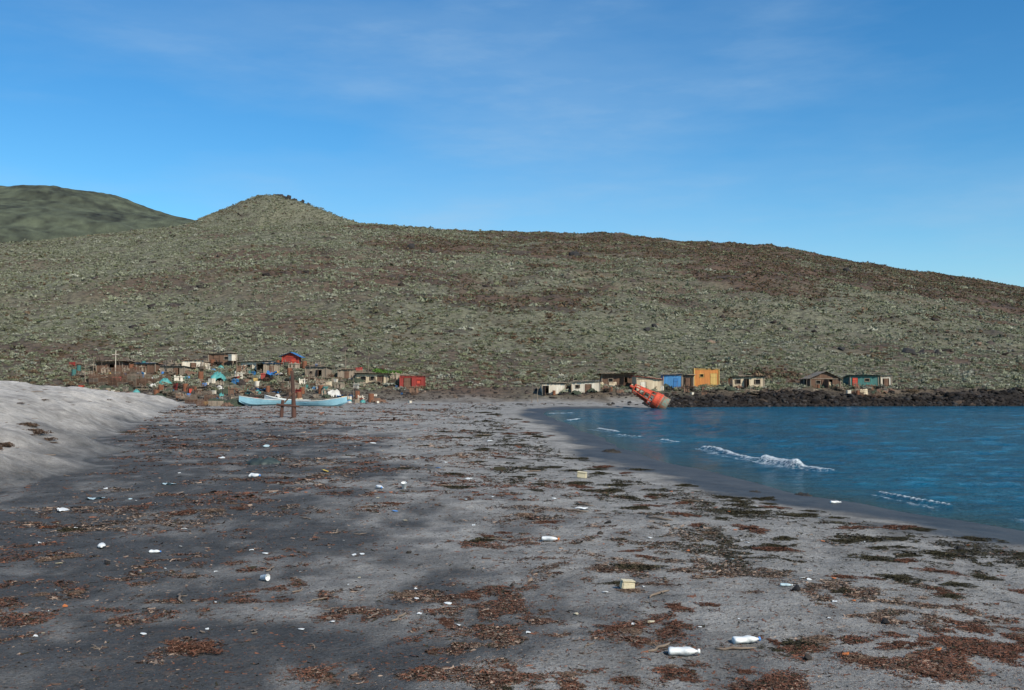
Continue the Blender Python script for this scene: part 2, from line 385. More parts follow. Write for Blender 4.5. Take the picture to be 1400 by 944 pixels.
def replicate(vars_,x,y,sc,cols,sink=0):
    Vs=[];Fs=[];Cs=[];off=0
    z=H(x,y); a=rng.uniform(0,6.28,len(x)); pick=rng.integers(0,len(vars_),len(x)); ax_=rng.uniform(.7,1.3,len(x))
    for k,(v,f,sh) in enumerate(vars_):
        I=np.where(pick==k)[0]
        if len(I)==0: continue
        ca,sa=np.cos(a[I])[:,None],np.sin(a[I])[:,None]
        q0=v[None,:,0]*ax_[I][:,None]; q1=v[None,:,1]/ax_[I][:,None]
        vx=(q0*ca-q1*sa)*sc[I][:,None]+x[I][:,None]
        vy=(q0*sa+q1*ca)*sc[I][:,None]+y[I][:,None]
        zz=v[None,:,2]*sc[I][:,None]+z[I][:,None]-sink*sc[I][:,None]
        Vs.append(np.stack([vx,vy,zz],2).reshape(-1,3))
        Fs.append((f[None]+(np.arange(len(I))*len(v))[:,None,None]+off).reshape(-1,f.shape[1]))
        Cs.append((cols[I][:,None,:]*sh[None,:,None]).reshape(-1,3)); off+=len(I)*len(v)
    return np.concatenate(Vs),np.concatenate(Fs),np.concatenate(Cs)
m_leaf=AM('scrub_leaves',1.,3,(.8,1.15),.3); m_leaf.node_tree.nodes['Principled BSDF'].inputs['Specular IOR Level'].default_value=.1
m_rockA=AM('loose_lava_rock',.95,3,(.5,1.4),1,.15)
pal=np.array([[.200,.208,.138],[.240,.243,.175],[.170,.178,.106],[.155,.108,.068],[.285,.280,.222],[.105,.100,.060],[.120,.074,.050]])
def pickcol(x,y,n):
    t=.8*fbm(x/25,y/25,3,301)+.5*fbm(x/8,y/8,3,305)+1.5*region(x,y)-.35
    w=np.stack([1.2-.7*t,1.1-1.0*t,.7-.1*t,.30+.8*t,.40-.5*t,.35+.7*t,.05+1.0*t],1); w=np.clip(w,.02,9); w/=w.sum(1,keepdims=True)
    r=rng.random(n)[:,None]; i=(np.cumsum(w,1)<r).sum(1).clip(0,6)
    return pal[i]*rng.uniform(.84,1.13,(n,1))
n=360000
y=np.sqrt(rng.random(n)*(452**2-100**2)+100**2); x=rng.uniform(-.66,.66,n)*y
st_=np.where(x<3,8.,4.)
ok=(y>yb(x)+st_)&(fbm(x/4,y/4,3,311)+.45*rng.normal(size=n)-.22*region(x,y)+.3*ss((135-y)/20)>-.32)&(-sdist(x,y,WATER)>8)
x,y=x[ok],y[ok]; n=len(x)
sc=rng.gamma(2.8,.072,n)+.10; sc*=np.interp(y,[100,300,450],[.9,1.12,1.15])
near=y<155
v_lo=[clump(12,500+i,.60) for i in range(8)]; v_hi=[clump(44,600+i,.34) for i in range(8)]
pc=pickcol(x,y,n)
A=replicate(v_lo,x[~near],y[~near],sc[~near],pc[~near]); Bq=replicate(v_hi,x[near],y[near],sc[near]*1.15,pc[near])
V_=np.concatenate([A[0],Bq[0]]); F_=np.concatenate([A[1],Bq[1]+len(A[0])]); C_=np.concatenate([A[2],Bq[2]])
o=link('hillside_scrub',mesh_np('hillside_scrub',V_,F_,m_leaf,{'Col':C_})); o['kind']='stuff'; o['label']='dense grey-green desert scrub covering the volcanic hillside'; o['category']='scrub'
n=22000
y=np.sqrt(rng.random(n)*(452**2-100**2)+100**2); x=rng.uniform(-.68,.68,n)*y
ok=(y>yb(x)+4)&(fbm(x/14,y/14,3,321)+.4*rng.normal(size=n)+.45*region(x,y)>.32)&(-sdist(x,y,WATER)>6); x,y=x[ok],y[ok]
n2_=17000; x2=rng.uniform(13,130,n2_); y2=yb(x2)-5+rng.gamma(2,1.9,n2_); s2=-sdist(x2,y2,WATER); ok=(s2>-.5)&(s2<9); x2,y2=x2[ok],y2[ok]
x3=rng.uniform(-60,14,1700); y3=yb(x3)+2+rng.gamma(2,3,1700); ok=(-sdist(x3,y3,WATER)>1.); x3,y3=x3[ok],y3[ok]
xs=np.concatenate([x,x2,x3]); ys=np.concatenate([y,y2,y3])
sc=np.concatenate([rng.gamma(2.2,.15,len(x))+.12,rng.gamma(2,.075,len(x2))+.06,rng.gamma(3,.06,len(x3))+.08])
rc=np.array([.048,.038,.033])[None]*rng.uniform(.5,1.8,(len(xs),1)); rc[len(x):len(x)+len(x2)]*=.36; rc[rng.random(len(xs))<.05]*=np.array([2.4,2.2,1.9])
V_,F_,C_=replicate([rockv(700+i,1,.2) for i in range(8)],xs,ys,sc,rc,.1)
o=link('lava_rubble',mesh_np('lava_rubble',V_,F_,m_rockA,{'Col':C_})); o['kind']='stuff'; o['label']='dark lava rubble scattered over hillside and shore'; o['category']='rocks'
shr=[]
for i in range(6):
    v,f,sh=clump(420,800+i,.15,.6)
    base=pal[[0,1,3,2,0,4][i]]
    shr.append(mesh_np('desert_shrub',v,f,m_leaf,{'Col':base[None]*sh[:,None]}))
cnt=0
for _ in range(1500):
    if cnt>=250: break
    y=random.uniform(98,128); x=random.uniform(-.56,.56)*y
    if y<float(yb(x))+(8 if x<3 else 4) or y>float(yb(x))+17: continue
    if sw(x,y)<7: continue
    s=random.uniform(.3,.85); k=random.randrange(6)
    o=link('desert_shrub',shr[k],None,(x,y,hz(x,y)-.05),(0,0,random.uniform(0,6.28)),(s,s,s*random.uniform(.8,1.1)))
    tag(o,['low grey-green desert shrub on the slope','pale grey leafy shrub on the slope','dry brown shrub among dark rocks','dark green low shrub on the slope','low grey-green desert shrub on the slope','pale silvery shrub on the slope'][k],'shrub','desert shrubs at the foot of the hillside'); cnt+=1
gv,gf,gs=clump(600,900,.12,.6); gme=mesh_np('green_bush',gv,gf,m_leaf,{'Col':np.array([.09,.17,.035])[None]*gs[:,None]})
for px,d,s in ((520,112,1.0),(531,111,1.1),(541,112,.8)):
    x,y=spot(px,d); tag(link('green_bush',gme,None,(x,y,hz(x,y)),(0,0,px),s),'bright green leafy bush behind the shacks','bush','bright green bushes')
rks=[]
for i in range(8):
    v,f,_=rockv(950+i,3,.10); rks.append(mesh_np('lava_boulder',v,f,m_rock if i%4 else m_rock2))
cnt=0
while cnt<170:
    x=random.uniform(8,62); y=float(yb(x))-4+random.gammavariate(2,1.2)
    s_=sw(x,y)
    if s_<-.8 or s_>8 or (x<14 and random.random()<.6): continue
    k=random.randrange(8); s=random.uniform(.16,.40)
    tag(link('lava_boulder',rks[k],None,(x,y,hz(x,y)+.05*s),(random.uniform(-.4,.4),random.uniform(-.4,.4),random.uniform(0,6.28)),s),
      'brownish lava boulder on the rocky shore' if k%4==0 else 'black jagged lava boulder at the water edge','rock','lava boulders along the shore'); cnt+=1
for px,d,s in ((374,438,1.9),(384,436,1.6),(392,435,1.9),(402,434,1.8),(412,432,1.5),(420,431,1.3),(432,431,1.1),(380,437,2.1),(1160,300,1.8),(885,150,.9),(895,151,.7),(1240,140,1.1),(1262,141,1.3),(1280,142,.9),(480,320,1.6),(1150,140,.8),(560,265,1.6),(590,262,1.8),(785,290,1.8),(660,180,.9)):
    x,y=spot(px,d); tag(link('rock_outcrop',rks[(px//3)%8],None,(x,y,hz(x,y)+.1*s),(random.uniform(-.3,.3),0,random.uniform(0,6)),s*1.1),
     'dark lava outcrop rising above the scrub','rock','lava outcrops on the hill')

# ---------------------------------------------------------------- seaweed wrack
def strips(cx,cy,cz,L,W,az,lift,cols,tilt):
    n=len(cx); dx,dy=np.cos(az),np.sin(az); V=np.zeros((n,6,3)); cur=rng.normal(size=n)*.6
    for i,t in enumerate((-.5,0,.5)):
        ox=cx+dx*L*t-dy*L*cur*t*t*2; oy=cy+dy*L*t+dx*L*cur*t*t*2
        oz=cz+lift*(.25+abs(t)*1.2*rng.random(n))+tilt*t*L
        ww=W*(1 if t==0 else .45)
        V[:,2*i]=np.stack([ox-dy*ww/2,oy+dx*ww/2,oz+W*.3*rng.normal(size=n)],1)
        V[:,2*i+1]=np.stack([ox+dy*ww/2,oy-dx*ww/2,oz+W*.3*rng.normal(size=n)],1)
    b0=(np.arange(n)*6)[:,None]
    Fc=np.concatenate([b0+np.array([[0,1,3,2]]),b0+np.array([[2,3,5,4]])])
    return V.reshape(-1,3),Fc,np.repeat(cols,6,axis=0)
patches=[(250,700,65),(130,722,75),(60,760,45),(40,715,40),(265,882,32),(95,810,40),(170,847,26),(490,835,50),(600,812,65),(640,850,45),(800,772,95),(860,795,60),(730,712,60),(700,735,45),(900,855,85),(960,830,55),(1080,742,65),(1130,800,65),(1010,700,80),(1330,852,80),(1380,870,60),(1090,880,55),(690,925,60),(450,920,45),(930,915,45),(1060,930,60),(1250,910,70),
 (200,590,60),(280,610,70),(420,655,60),(560,640,60),(520,690,40),(620,660,60),(830,670,50),(1040,665,30),(980,690,40),(880,875,40),(1150,880,60),(1240,760,60),(980,730,60),(380,600,70),(480,600,60),(600,600,60),(700,610,60),(320,690,40),(790,935,50),(820,640,40),(760,660,50),(900,760,50),(1210,700,40),(1280,800,50)]
PW=[]
for px,py,w in patches:
    x,y=gspot(px,py); PW.append((x,y,w/F*y))
def wrack_density(x,y):
    q=fbm(x/1.5,y/1.2,4,401); q2=fbm(x/.24,y/.24,4,411); q3=fbm(x/6,y/6,2,421)
    d=ss((q+.75*q2+.35*q3-.44+.30*ss((y-18)/20))*2.0)*.75
    for ax,ay,r in PW:
        e=np.exp(-(((x-ax)/r)**2+((y-ay)/(r*1.0))**2)*1.3)
        d=np.maximum(d,1.1*e*ss(.27+(q2*1.5+q*.6)*1.0+.26*e))
    return d*(1-.30*ss((-x-.5*q3)/6))
def wrack(n,y0,y1):
    inv=rng.uniform(1/y1,1/y0,n); y=1/inv; x=rng.uniform(-.60,.60,n)*y
    s=-sdist(x,y,WATER); sd=sdist(x,y,DUNE)
    p=wrack_density(x,y)+.025
    p*=ss((s-2.8)/1.5)*ss(-sd/1.+.2)
    ok=(rng.random(n)<p)&(y<100); return x[ok],y[ok],s[ok],p[ok]
parts=[]
for (n,y0,y1) in ((2100000,5.5,40),(380000,40,97)):
    x,y,s,p=wrack(n,y0,y1); n=len(x)
    sz=np.interp(y,[6,12,20,40,97],[.019,.026,.044,.085,.20])
    L=sz*rng.gamma(2.0,.52,n); W=L*rng.uniform(.07,.26,n)+.0015+.0002*y
    dk=ss((8.0-s+2.2*fbm(x/3,y/3,2,431))/3.4); rr=rng.random(n); fr=fbm(x/2.2,y/2.2,3,441); tn=fbm(x/1.4,y/1.4,2,447)
    red=np.array([.155,.068,.042]); tan=np.array([.27,.195,.145]); drk=np.array([.036,.032,.019]); mid=np.array([.086,.052,.036])
    c=np.where((rr<.20-.2*fr+.25*tn)[:,None],tan,np.where((rr<.56+.2*fr)[:,None],red,mid)); c=np.where((rng.random(n)<dk*.92)[:,None],drk,c); c=np.where((rng.random(n)<.14)[:,None],drk,c)
    c=c*rng.uniform(.65,1.3,(n,1))
    z=H(x,y)+np.clip(p,0,1)*rng.uniform(0,.026,n)*(sz/.05)**.5
    parts.append(strips(x,y,z,L,W,rng.uniform(0,6.28,n),L*.07,c,rng.normal(size=n)*.08))
off=0;Vs=[];Fs=[];Cs=[]
for v,f,c in parts: Vs.append(v);Fs.append(f+off);Cs.append(c);off+=len(v)
m_wr=AM('wrack_bits',.9,40,(.7,1.3),.3)
o=link('seaweed_wrack',mesh_np('seaweed_wrack',np.concatenate(Vs),np.concatenate(Fs),m_wr,{'Col':np.concatenate(Cs)})); o['kind']='stuff'; o['label']='dried brown seaweed bits strewn over the sand'; o['category']='seaweed'
def heap(seed,pal_,n=2600):
    r=np.random.default_rng(seed); a=r.uniform(0,6.28,n); rr=r.random(n)**.6
    e=1+.35*np.sin(a*2+seed)+.3*np.sin(a*5+seed*2)
    x=np.cos(a)*rr*e*.5; y=np.sin(a)*rr*e*.34; x+=.06*np.sin(y*14+seed)
    kp=fbm(x*6+seed,y*6,3,seed)>-.38; x,y,a,rr=x[kp],y[kp],a[kp],rr[kp]; n=len(x)
    z=.045*np.clip(1-rr,0,1)*r.uniform(.1,1.2,n)+.002
    L=r.gamma(3,.014,n)+.008; c=np.array(pal_)[r.integers(0,len(pal_),n)]*r.uniform(.65,1.25,(n,1))
    v,f,cc=strips(x,y,z,L,L*r.uniform(.08,.24,n)+.002,r.uniform(0,6.28,n),L*.10,c,r.normal(size=n)*.14)
    return mesh_np('seaweed_clump',v,f,m_wr,{'Col':cc})
P1=[(.160,.064,.038),(.105,.048,.03),(.19,.10,.065),(.05,.03,.02)]; P2=[(.042,.037,.019),(.024,.021,.013),(.070,.058,.030)]; P3=[(.27,.19,.135),(.18,.12,.085),(.12,.075,.05)]
heaps=[(heap(1,P1),'reddish brown heap of dried seaweed on sand'),(heap(2,P1),'reddish brown heap of dried seaweed on sand'),(heap(3,P2),'dark olive kelp tangle lying on wet sand'),(heap(4,P2),'dark olive kelp tangle lying on wet sand'),(heap(5,P3),'pale tan dried seagrass mat on sand'),(heap(6,P1),'reddish brown heap of dried seaweed on sand')]
def add_heap(x,y,s,kind=None):
    sh=sw(x,y)
    if sh<1.4: return
    if kind is None: kind=random.choice([2,3]) if (sh<7 and random.random()<.8) else random.choice([0,1,4,5,4,2])
    me_,lb=heaps[kind]
    tag(link('seaweed_clump',me_,None,(x,y,hz(x,y)+.004),(0,0,random.uniform(0,6.28)),(s,s,s*random.uniform(.8,1.3))),lb,'seaweed','seaweed clumps on the beach')
for ax,ay,r in PW:
    for k in range(2):
        add_heap(ax+random.gauss(0,r*.5),ay+random.gauss(0,r*.6),max(.22,min(1.1,r))*random.uniform(.4,.85))
for k in range(140):
    y=1/random.uniform(1/75,1/9); sx=np.interp(y,[0,13,19,25,35,47,60,75],[14,12.5,9.8,7.4,5.3,4.5,3.5,2.2]); x=sx-2.6-abs(random.gauss(0,3.0)); 
    if abs(x/y)<.56: add_heap(x,y,random.uniform(.25,.6)*(1+y/60),random.choice([2,3,3,2,0]))
x,y=gspot(265,884); add_heap(x,y,.5,0); add_heap(x+.12,y+.1,.35,1)

# ---------------------------------------------------------------- shacks
def planks(bd,x0,x1,yy,topf,holes,w=.17,axis='x',t=.03):
    n=max(1,int(round((x1-x0)/w))); ww=(x1-x0)/n
    for i in range(n):
        a=x0+i*ww; c=a+ww/2; top=topf(c)+random.uniform(-.02,.01); segs=[(0.,top)]
        for hx0,hx1,hz0,hz1 in holes:
            if hx0-ww*.3<c<hx1+ww*.3:
                ns=[]
                for s0,s1 in segs:
                    if hz0>s0+.02: ns.append((s0,min(s1,hz0)))
                    if hz1<s1-.02: ns.append((max(s0,hz1),s1))
                segs=ns
        off=random.uniform(-.008,.008)
        for s0,s1 in segs:
            if s1-s0<.03: continue
            ctr=(c,yy+off,(s0+s1)/2) if axis=='x' else (yy+off,c,(s0+s1)/2)
            sz=(ww*.95,t,s1-s0) if axis=='x' else (t,ww*.95,s1-s0)
            bd.box(ctr,sz)
def corr(bd,p00,p10,p01,p11,n=22,amp=.018,th=.012):
    p00,p10,p01,p11=map(Vector,(p00,p10,p01,p11)); i0=len(bd.v)
    for k in range(n+1):
        t=k/n; dz=amp*(1 if k%2 else -1)+random.uniform(-.02,.02)
        ex=random.uniform(-.10,.06)
        for q,e_ in ((p00.lerp(p10,t),ex),(p01.lerp(p11,t),0)):
            bd.v.append((q.x,q.y+e_,q.z+dz)); bd.v.append((q.x,q.y+e_,q.z+dz-th))
    for k in range(n):
        a=i0+k*4; b=a+4
        bd.f+=[(a,b,b+2,a+2),(a+1,a+3,b+3,b+1),(a,a+1,b+1,b),(a+2,b+2,b+3,a+3)]
def shack(px,d,w,dep,h,wall,roof,label,rt='shed',door=None,wins=(),yaw=0,slope=.12,doormat=None,sidemat=None,oh=.15,posts=True,name='fishing_shack',winmat=None,weights=True):
    x,y=spot(px,d); cs=[hz(x+a*w/2,y+b*dep) for a in (-1,1) for b in (0,1)]
    z=min(cs)-.05; e=thing(name,label,'shack',x,y,yaw,z,'fishing shacks along the shore')
    e.rotation_euler=(0,random.uniform(-.03,.03),yaw)
    z0=max(hz(x,y)-z-.05,0)
    H0=h+z0*.3
    if rt=='gable': top=lambda c:H0+ (1-abs(c)/(w/2))*w*.22
    elif rt=='side': top=lambda c:H0+c*slope
    else: top=lambda c:H0
    hb=H0-dep*slope if rt=='shed' else H0
    holes=[]
    if door: holes.append((door[0]-door[2]/2,door[0]+door[2]/2,0,door[1]))
    for (wx,wz,ww,wh) in wins: holes.append((wx-ww/2,wx+ww/2,wz-wh/2,wz+wh/2))
    bd=B(); planks(bd,-w/2,w/2,0,top,holes)
    topb=(lambda c:hb) if rt=='shed' else top
    planks(bd,-w/2,w/2,dep,topb,[])
    for sx in (-1,1):
        tf=(lambda c:H0-c*slope) if rt=='shed' else (lambda c,sx=sx:top(sx*w/2))
        planks(bd,.02,dep-.02,sx*(w/2-.02),tf,[],axis='y')
    link('wall',bd.mesh('wall',wall),e)
    bd=B(); bd.box((0,dep/2,.06+z0*.5),(w-.1,dep-.1,.06)); link('floor',bd.mesh('floor',m_dark),e)
    bd=B(); o=oh
    if rt=='shed': corr(bd,(-w/2-o,-o*1.5,H0+.05+o*slope),(w/2+o,-o*1.5,H0+.05+o*slope),(-w/2-o,dep+o,hb+.03),(w/2+o,dep+o,hb+.03))
    elif rt=='side': corr(bd,(-w/2-o,-o*1.5,H0+.05-(w/2+o)*slope),(w/2+o,-o*1.5,H0+.05+(w/2+o)*slope),(-w/2-o,dep+o,H0+.05-(w/2+o)*slope),(w/2+o,dep+o,H0+.05+(w/2+o)*slope))
    elif rt=='gable':
        for sx in (-1,1):
            corr(bd,(sx*(w/2+o),-o,H0+.03-o*.44),(0,-o,H0+w*.22+.05),(sx*(w/2+o),dep+o,H0+.03-o*.44),(0,dep+o,H0+w*.22+.05),n=12)
    ro=link('roof',bd.mesh('roof',roof),e)
    if weights and rt!='gable':
        for k in range(3):
            bd=B(); bd.box((random.uniform(-w*.45,w*.45),random.uniform(0,dep*.5),H0+.12),(random.uniform(.4,1.2),.09,.05),Matrix.Rotation(random.uniform(-.6,.6),3,'Z')@Matrix.Rotation(random.uniform(-.12,.12),3,'Y'))
            link('roof_board',bd.mesh('roof_board',m_wood),ro)
    if posts:
        bd=B()
        for sx in (-1,1):
            bd.box((sx*(w/2+.03),-.045,top(sx*w/2)/2),(.09,.07,top(sx*w/2)))
        bd.box((0,-.05,H0-.05),(w-.04,.05,.07))
        link('frame',bd.mesh('frame',sidemat or m_wood),e)
    if door:
        dm_=doormat or m_brown; bd=B(); dw=door[2]
        ang=door[3] if len(door)>3 else 0
        R=Matrix.Rotation(-ang,3,'Z')
        for k in range(4):
            c=R@Vector((dw*(k+.5)/4,0,0)); bd.box((door[0]-dw/2+c.x,c.y-.045,door[1]/2),(dw/4*.96,.03,door[1]-.04),R)
        for zz in (.25,.75):
            c=R@Vector((dw/2,-.03,0)); bd.box((door[0]-dw/2+c.x,c.y-.045,door[1]*zz),(dw*.9,.025,.09),R)
        link('door',bd.mesh('door',dm_),e)
    for (wx,wz,ww,wh) in wins:
        bd=B()
        for s_ in (-1,1):
            bd.box((wx+s_*ww/2,-.045,wz),(.05,.05,wh+.05)); bd.box((wx,-.043,wz+s_*wh/2),(ww-.06,.045,.05))
        wo=link('window',bd.mesh('window',sidemat or m_wood),e)
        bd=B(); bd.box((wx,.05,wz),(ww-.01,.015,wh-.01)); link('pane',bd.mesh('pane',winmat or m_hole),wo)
    return e
# right-hand hamlet
shack(757,104,2.4,2.2,1.25,m_white,m_grey,'small whitewashed shack with dark doorway on rocky shore',door=(-.85,1.05,.6,1.2),yaw=.05,slope=.05)
shack(801,103.5,2.9,2.2,1.25,m_white,m_grey,'long white board shack with brown side on shore',rt='side',slope=.06,door=(.2,1.05,.6),wins=[(-.9,.8,.4,.35)],doormat=m_brown,yaw=-.05)
shack(845,107.5,3.4,2.6,1.45,m_brown,m_thatch,'brown driftwood shack under a ragged brush roof',slope=.05,door=(.6,1.1,.7,1.0),wins=[(-.8,.8,.5,.35)],oh=.4)
shack(888,104.5,2.7,2.2,1.4,m_cream,m_red2,'cream shack with peeling red roof above the wreck',rt='side',slope=-.14,door=(-.7,1.05,.55),doormat=m_white,yaw=.1)
shack(919,106,1.9,1.8,1.5,m_blue,m_grey,'small bright blue plywood shed',rt='side',slope=.08,door=(.35,1.1,.5),doormat=m_tarpB)
shack(940,106.5,1.1,1.6,1.35,m_dark,m_rust,'narrow dark brown shed beside the blue shed',door=(0,1.1,.5),doormat=m_brown)
shack(966,108.5,2.6,2.0,2.0,m_orange,m_wood,'tall orange board shack with yellow door',rt='side',slope=-.04,door=(.75,1.5,.7),doormat=m_yellow,wins=[(-.55,1.25,.4,.35)],sidemat=m_yellow,oh=.06,yaw=-.06,weights=False)
shack(1023,107,3.3,2.3,1.25,m_cream,m_dark,'low cream shack with two dark openings',slope=.08,door=(-.2,1.05,.5,1.3),wins=[(-1.1,.75,.5,.45),(1.0,.7,.55,.5)],oh=.2)
shack(1128,108,3.2,2.6,1.05,m_brown,m_wood,'low brown gabled shack with open dark front',rt='gable',door=(.3,.95,.8,1.3),wins=[(-.8,.6,.5,.4)],oh=.25)
shack(1181,108.5,3.0,2.4,1.3,m_teal,m_teal,'green tin shack with red doorway',slope=.1,door=(-1.0,1.05,.55),doormat=m_red2,wins=[(.3,.8,.5,.35)],oh=.25)
shack(1211,109,1.1,1.6,1.2,m_white,m_teal,'small pale lean-to beside the green shack',door=(0,.95,.5),doormat=m_brown,oh=.1)
shack(1108,109.5,1.4,1.6,.9,m_dark,m_grey,'tiny dark lean-to behind stacked wood',door=(0,.8,.5,1))
# left-hand hamlet
shack(302,113,2.7,2.0,1.4,m_brown,m_wood,'brown hut standing on a rise among rocks',rt='side',slope=.05,door=(-.5,1.2,.6),wins=[(.6,.9,.5,.4)],yaw=.1)
shack(350,110,3.3,2.2,1.3,m_white,m_white,'white board shelter with pale roof and open front',slope=.1,door=(.5,1.15,.7,1.2),wins=[(-.8,.8,.5,.35)],oh=.3,yaw=-.12)
shack(397,113.5,1.8,1.6,1.25,m_red,m_tarpB,'small bright red hut with blue gabled roof',rt='gable',door=(.35,.9,.5),doormat=m_red2,oh=.38,sidemat=m_red2)
shack(371,109.5,1.6,1.6,1.2,m_wood,m_tarpB,'plank shed covered with a blue tarp roof',door=(0,1.,.5),doormat=m_brown,yaw=.2)
shack(432,108.5,2.3,1.8,1.3,m_wood,m_grey,'driftwood lean-to with tin roof',slope=.1,door=(.3,1.,.6,.8),wins=[(-.6,.7,.4,.35)],yaw=-.15)
shack(508,107.5,3.3,2.2,1.15,m_cream,m_wood,'low cream board shack with weathered roof',slope=.06,door=(.9,1.0,.55),doormat=m_brown,wins=[(-.9,.65,.6,.4),(.1,.65,.5,.4)],oh=.3)
shack(474,108.5,1.8,1.7,1.15,m_wood,m_rust,'small weathered plank shed with rusty roof',rt='side',slope=.1,door=(0,1.,.5),yaw=.15)
shack(564,106.5,2.6,2.2,1.45,m_red,m_rust,'dark red shack with two-tone front doors',rt='side',slope=-.03,door=(-.55,1.25,.7),doormat=m_brown,wins=[(.7,.85,.5,.45)],winmat=m_red2,sidemat=m_red,oh=.08,yaw=.12)
shack(236,108,2.6,2.0,1.0,m_wood,m_grey,'low board shelter beside gear piles',slope=.08,door=(.4,.85,.5),yaw=-.1)
shack(262,110,2.0,1.8,1.2,m_white,m_rust,'pale weathered shed with rusty roof',rt='side',slope=.08,door=(.2,.95,.5),yaw=.15)
shack(200,109,2.2,1.8,1.0,m_brown,m_blue,'low brown shelter with faded blue sheet roof',slope=.12,door=(-.3,.85,.5),yaw=-.2)
shack(150,109,2.8,2.0,1.25,m_brown,m_thatch,'dark pole shelter with brush roof',slope=.06,door=(.2,.95,.7,1.0),oh=.3)

# ---------------------------------------------------------------- clutter prototypes
def make_barrel(mat):
    b1=B(); b1.lathe([(.27,0),(.29,.02),(.285,.28),(.30,.30),(.285,.32),(.285,.56),(.30,.58),(.285,.60),(.29,.86),(.27,.88)],16); return b1.mesh('barrel',mat,False)
def make_crate(mat):
    b1=B()
    for s_ in (-1,1):
        for k in range(4):
            b1.box((0,s_*.24,.06+k*.11),(.62,.02,.085)); b1.box((s_*.31,0,.06+k*.11),(.02,.44,.085))
    for k in range(5): b1.box((-.24+k*.12,0,.012),(.10,.44,.02))
    for sx in (-1,1):
        for sy in (-1,1): b1.box((sx*.28,sy*.21,.22),(.04,.04,.44))
    return b1.mesh('crate',mat)
def make_trap(mat):
    b1=B(); L,W_,Hh=.95,.6,.42
    for x_ in (-L/2,0,L/2):
        b1.tube([(x_,-W_/2,0),(x_,-W_/2,Hh),(x_,W_/2,Hh),(x_,W_/2,0),(x_,-W_/2,0)],.022,5)
    for k in range(6):
        t_=k/5; b1.box((0,-W_/2,.02+t_*(Hh-.04)),(L,.02,.035)); b1.box((0,W_/2,.02+t_*(Hh-.04)),(L,.02,.035))
        b1.box((0,-W_/2+.04+t_*(W_-.08),Hh),(L,.045,.02)); 
    for s_ in (-1,1):
        for k in range(4): b1.box((s_*L/2,-W_/2+.08+k*.145,Hh/2),(.02,.04,Hh))
    return b1.mesh('lobster_trap',mat)
def make_tire():
    b1=B(); n=20
    for j in range(n):
        t_=2*math.pi*j/n
        for (r,z) in ((.20,.03),(.20,.17),(.26,.2),(.32,.17),(.33,.10),(.32,.03),(.26,0)): b1.v.append((r*math.cos(t_),r*math.sin(t_),z))
    for j in range(n):
        for k in range(7): b1.f.append((j*7+k,j*7+(k+1)%7,((j+1)%n)*7+(k+1)%7,((j+1)%n)*7+k))
    return b1.mesh('tire',m_rub,True)
def make_heapmesh(name,mat,seed,r=1,h=.5,nn=28):
    g=np.linspace(-1,1,nn); XX,YY=np.meshgrid(g,g); x_,y_=XX.ravel(),YY.ravel()
    rr=np.hypot(x_,y_)*(1+.2*fbm(x_*2+seed,y_*2,2,seed)); zz=h*np.clip(1-rr**2,0,1)**.7*(1+.45*fbm(x_*4,y_*4+seed,4,seed+2))
    keep=rr<1.12; zz=np.where(rr>=1,-.08,zz)
    V=np.stack([x_*r,y_*r*.75,zz],1); Fc=gridfaces(nn,nn); Fc=Fc[keep[Fc].all(1)]
    return mesh_np(name,V,Fc,mat,None,False)
def make_sheet(name,mat,seed,w=1.6,l=1.2,amp=.12):
    nn=16; g=np.linspace(-.5,.5,nn); XX,YY=np.meshgrid(g,g); x_,y_=XX.ravel()*w,YY.ravel()*l
    zz=.03*min(w,1)+amp*(.6+fbm(x_*1.6/w*1.6+seed,y_*1.6/w*1.6,3,seed)); x_=x_+.10*w*fbm(y_*3/w,x_/w,3,seed+5); y_=y_+.10*w*fbm(x_*3/w,y_/w,3,seed+9); return mesh_np(name,np.stack([x_,y_,zz],1),gridfaces(nn,nn),mat,None,False)
def make_planks(mat,seed):
    r=random.Random(seed); b1=B()
    for k in range(14):
        b1.box((r.uniform(-.2,.2),r.uniform(-.4,.4),.05+k*.035),(r.uniform(1.2,2.4),r.uniform(.08,.2),.03),Euler((r.uniform(-.06,.06),r.uniform(-.12,.12),r.uniform(-.4,.4))).to_matrix())
    for k in range(3):
        b1.box((r.uniform(-.7,.7),r.uniform(-.2,.2),.45),(.07,.03,r.uniform(.7,1.1)),Euler((r.uniform(-.5,.5),r.uniform(-.8,.8),0)).to_matrix())
    return b1.mesh('plank_pile',mat)
def make_pole(mat,seed,h=2.6):
    r=random.Random(seed); b1=B(); pts=[(r.gauss(0,.03)*k,r.gauss(0,.03)*k,h*k/4) for k in range(5)]; b1.tube(pts,[.05,.045,.04,.035,.03],7); 
    b1.tube([pts[3],(pts[3][0]+.2,pts[3][1],pts[3][2]+.35)],[.025,.015],5)
    return b1.mesh('wooden_pole',mat)
def make_box_(mat):
    b1=B(); b1.box((0,0,.3),(.7,.6,.6)); b1.box((0,0,.62),(.76,.66,.05)); b1.box((0,-.32,.45),(.2,.03,.05)); b1.box((.3,-.31,.3),(.05,.03,.56)); b1.box((-.3,-.31,.3),(.05,.03,.56)); return b1.mesh('storage_box',mat,False)
def make_panel(mat,seed):
    r=random.Random(seed); b1=B()
    for k in range(9):
        if r.random()<.15: continue
        b1.box((-.6+k*.15,r.uniform(-.01,.01),.42+r.uniform(-.08,.08)),(.142,.025,.84+r.uniform(-.3,.12)),Matrix.Rotation(-.2,3,'X'))
    b1.box((0,.06,.25),(1.3,.04,.07),Matrix.Rotation(-.2,3,'X')); b1.box((0,-.03,.7),(1.3,.04,.07),Matrix.Rotation(-.2,3,'X'))
    return b1.mesh('board_panel',mat)
P={}
def reg(k,me,label,cat,group): P[k]=(me,label,cat,group)
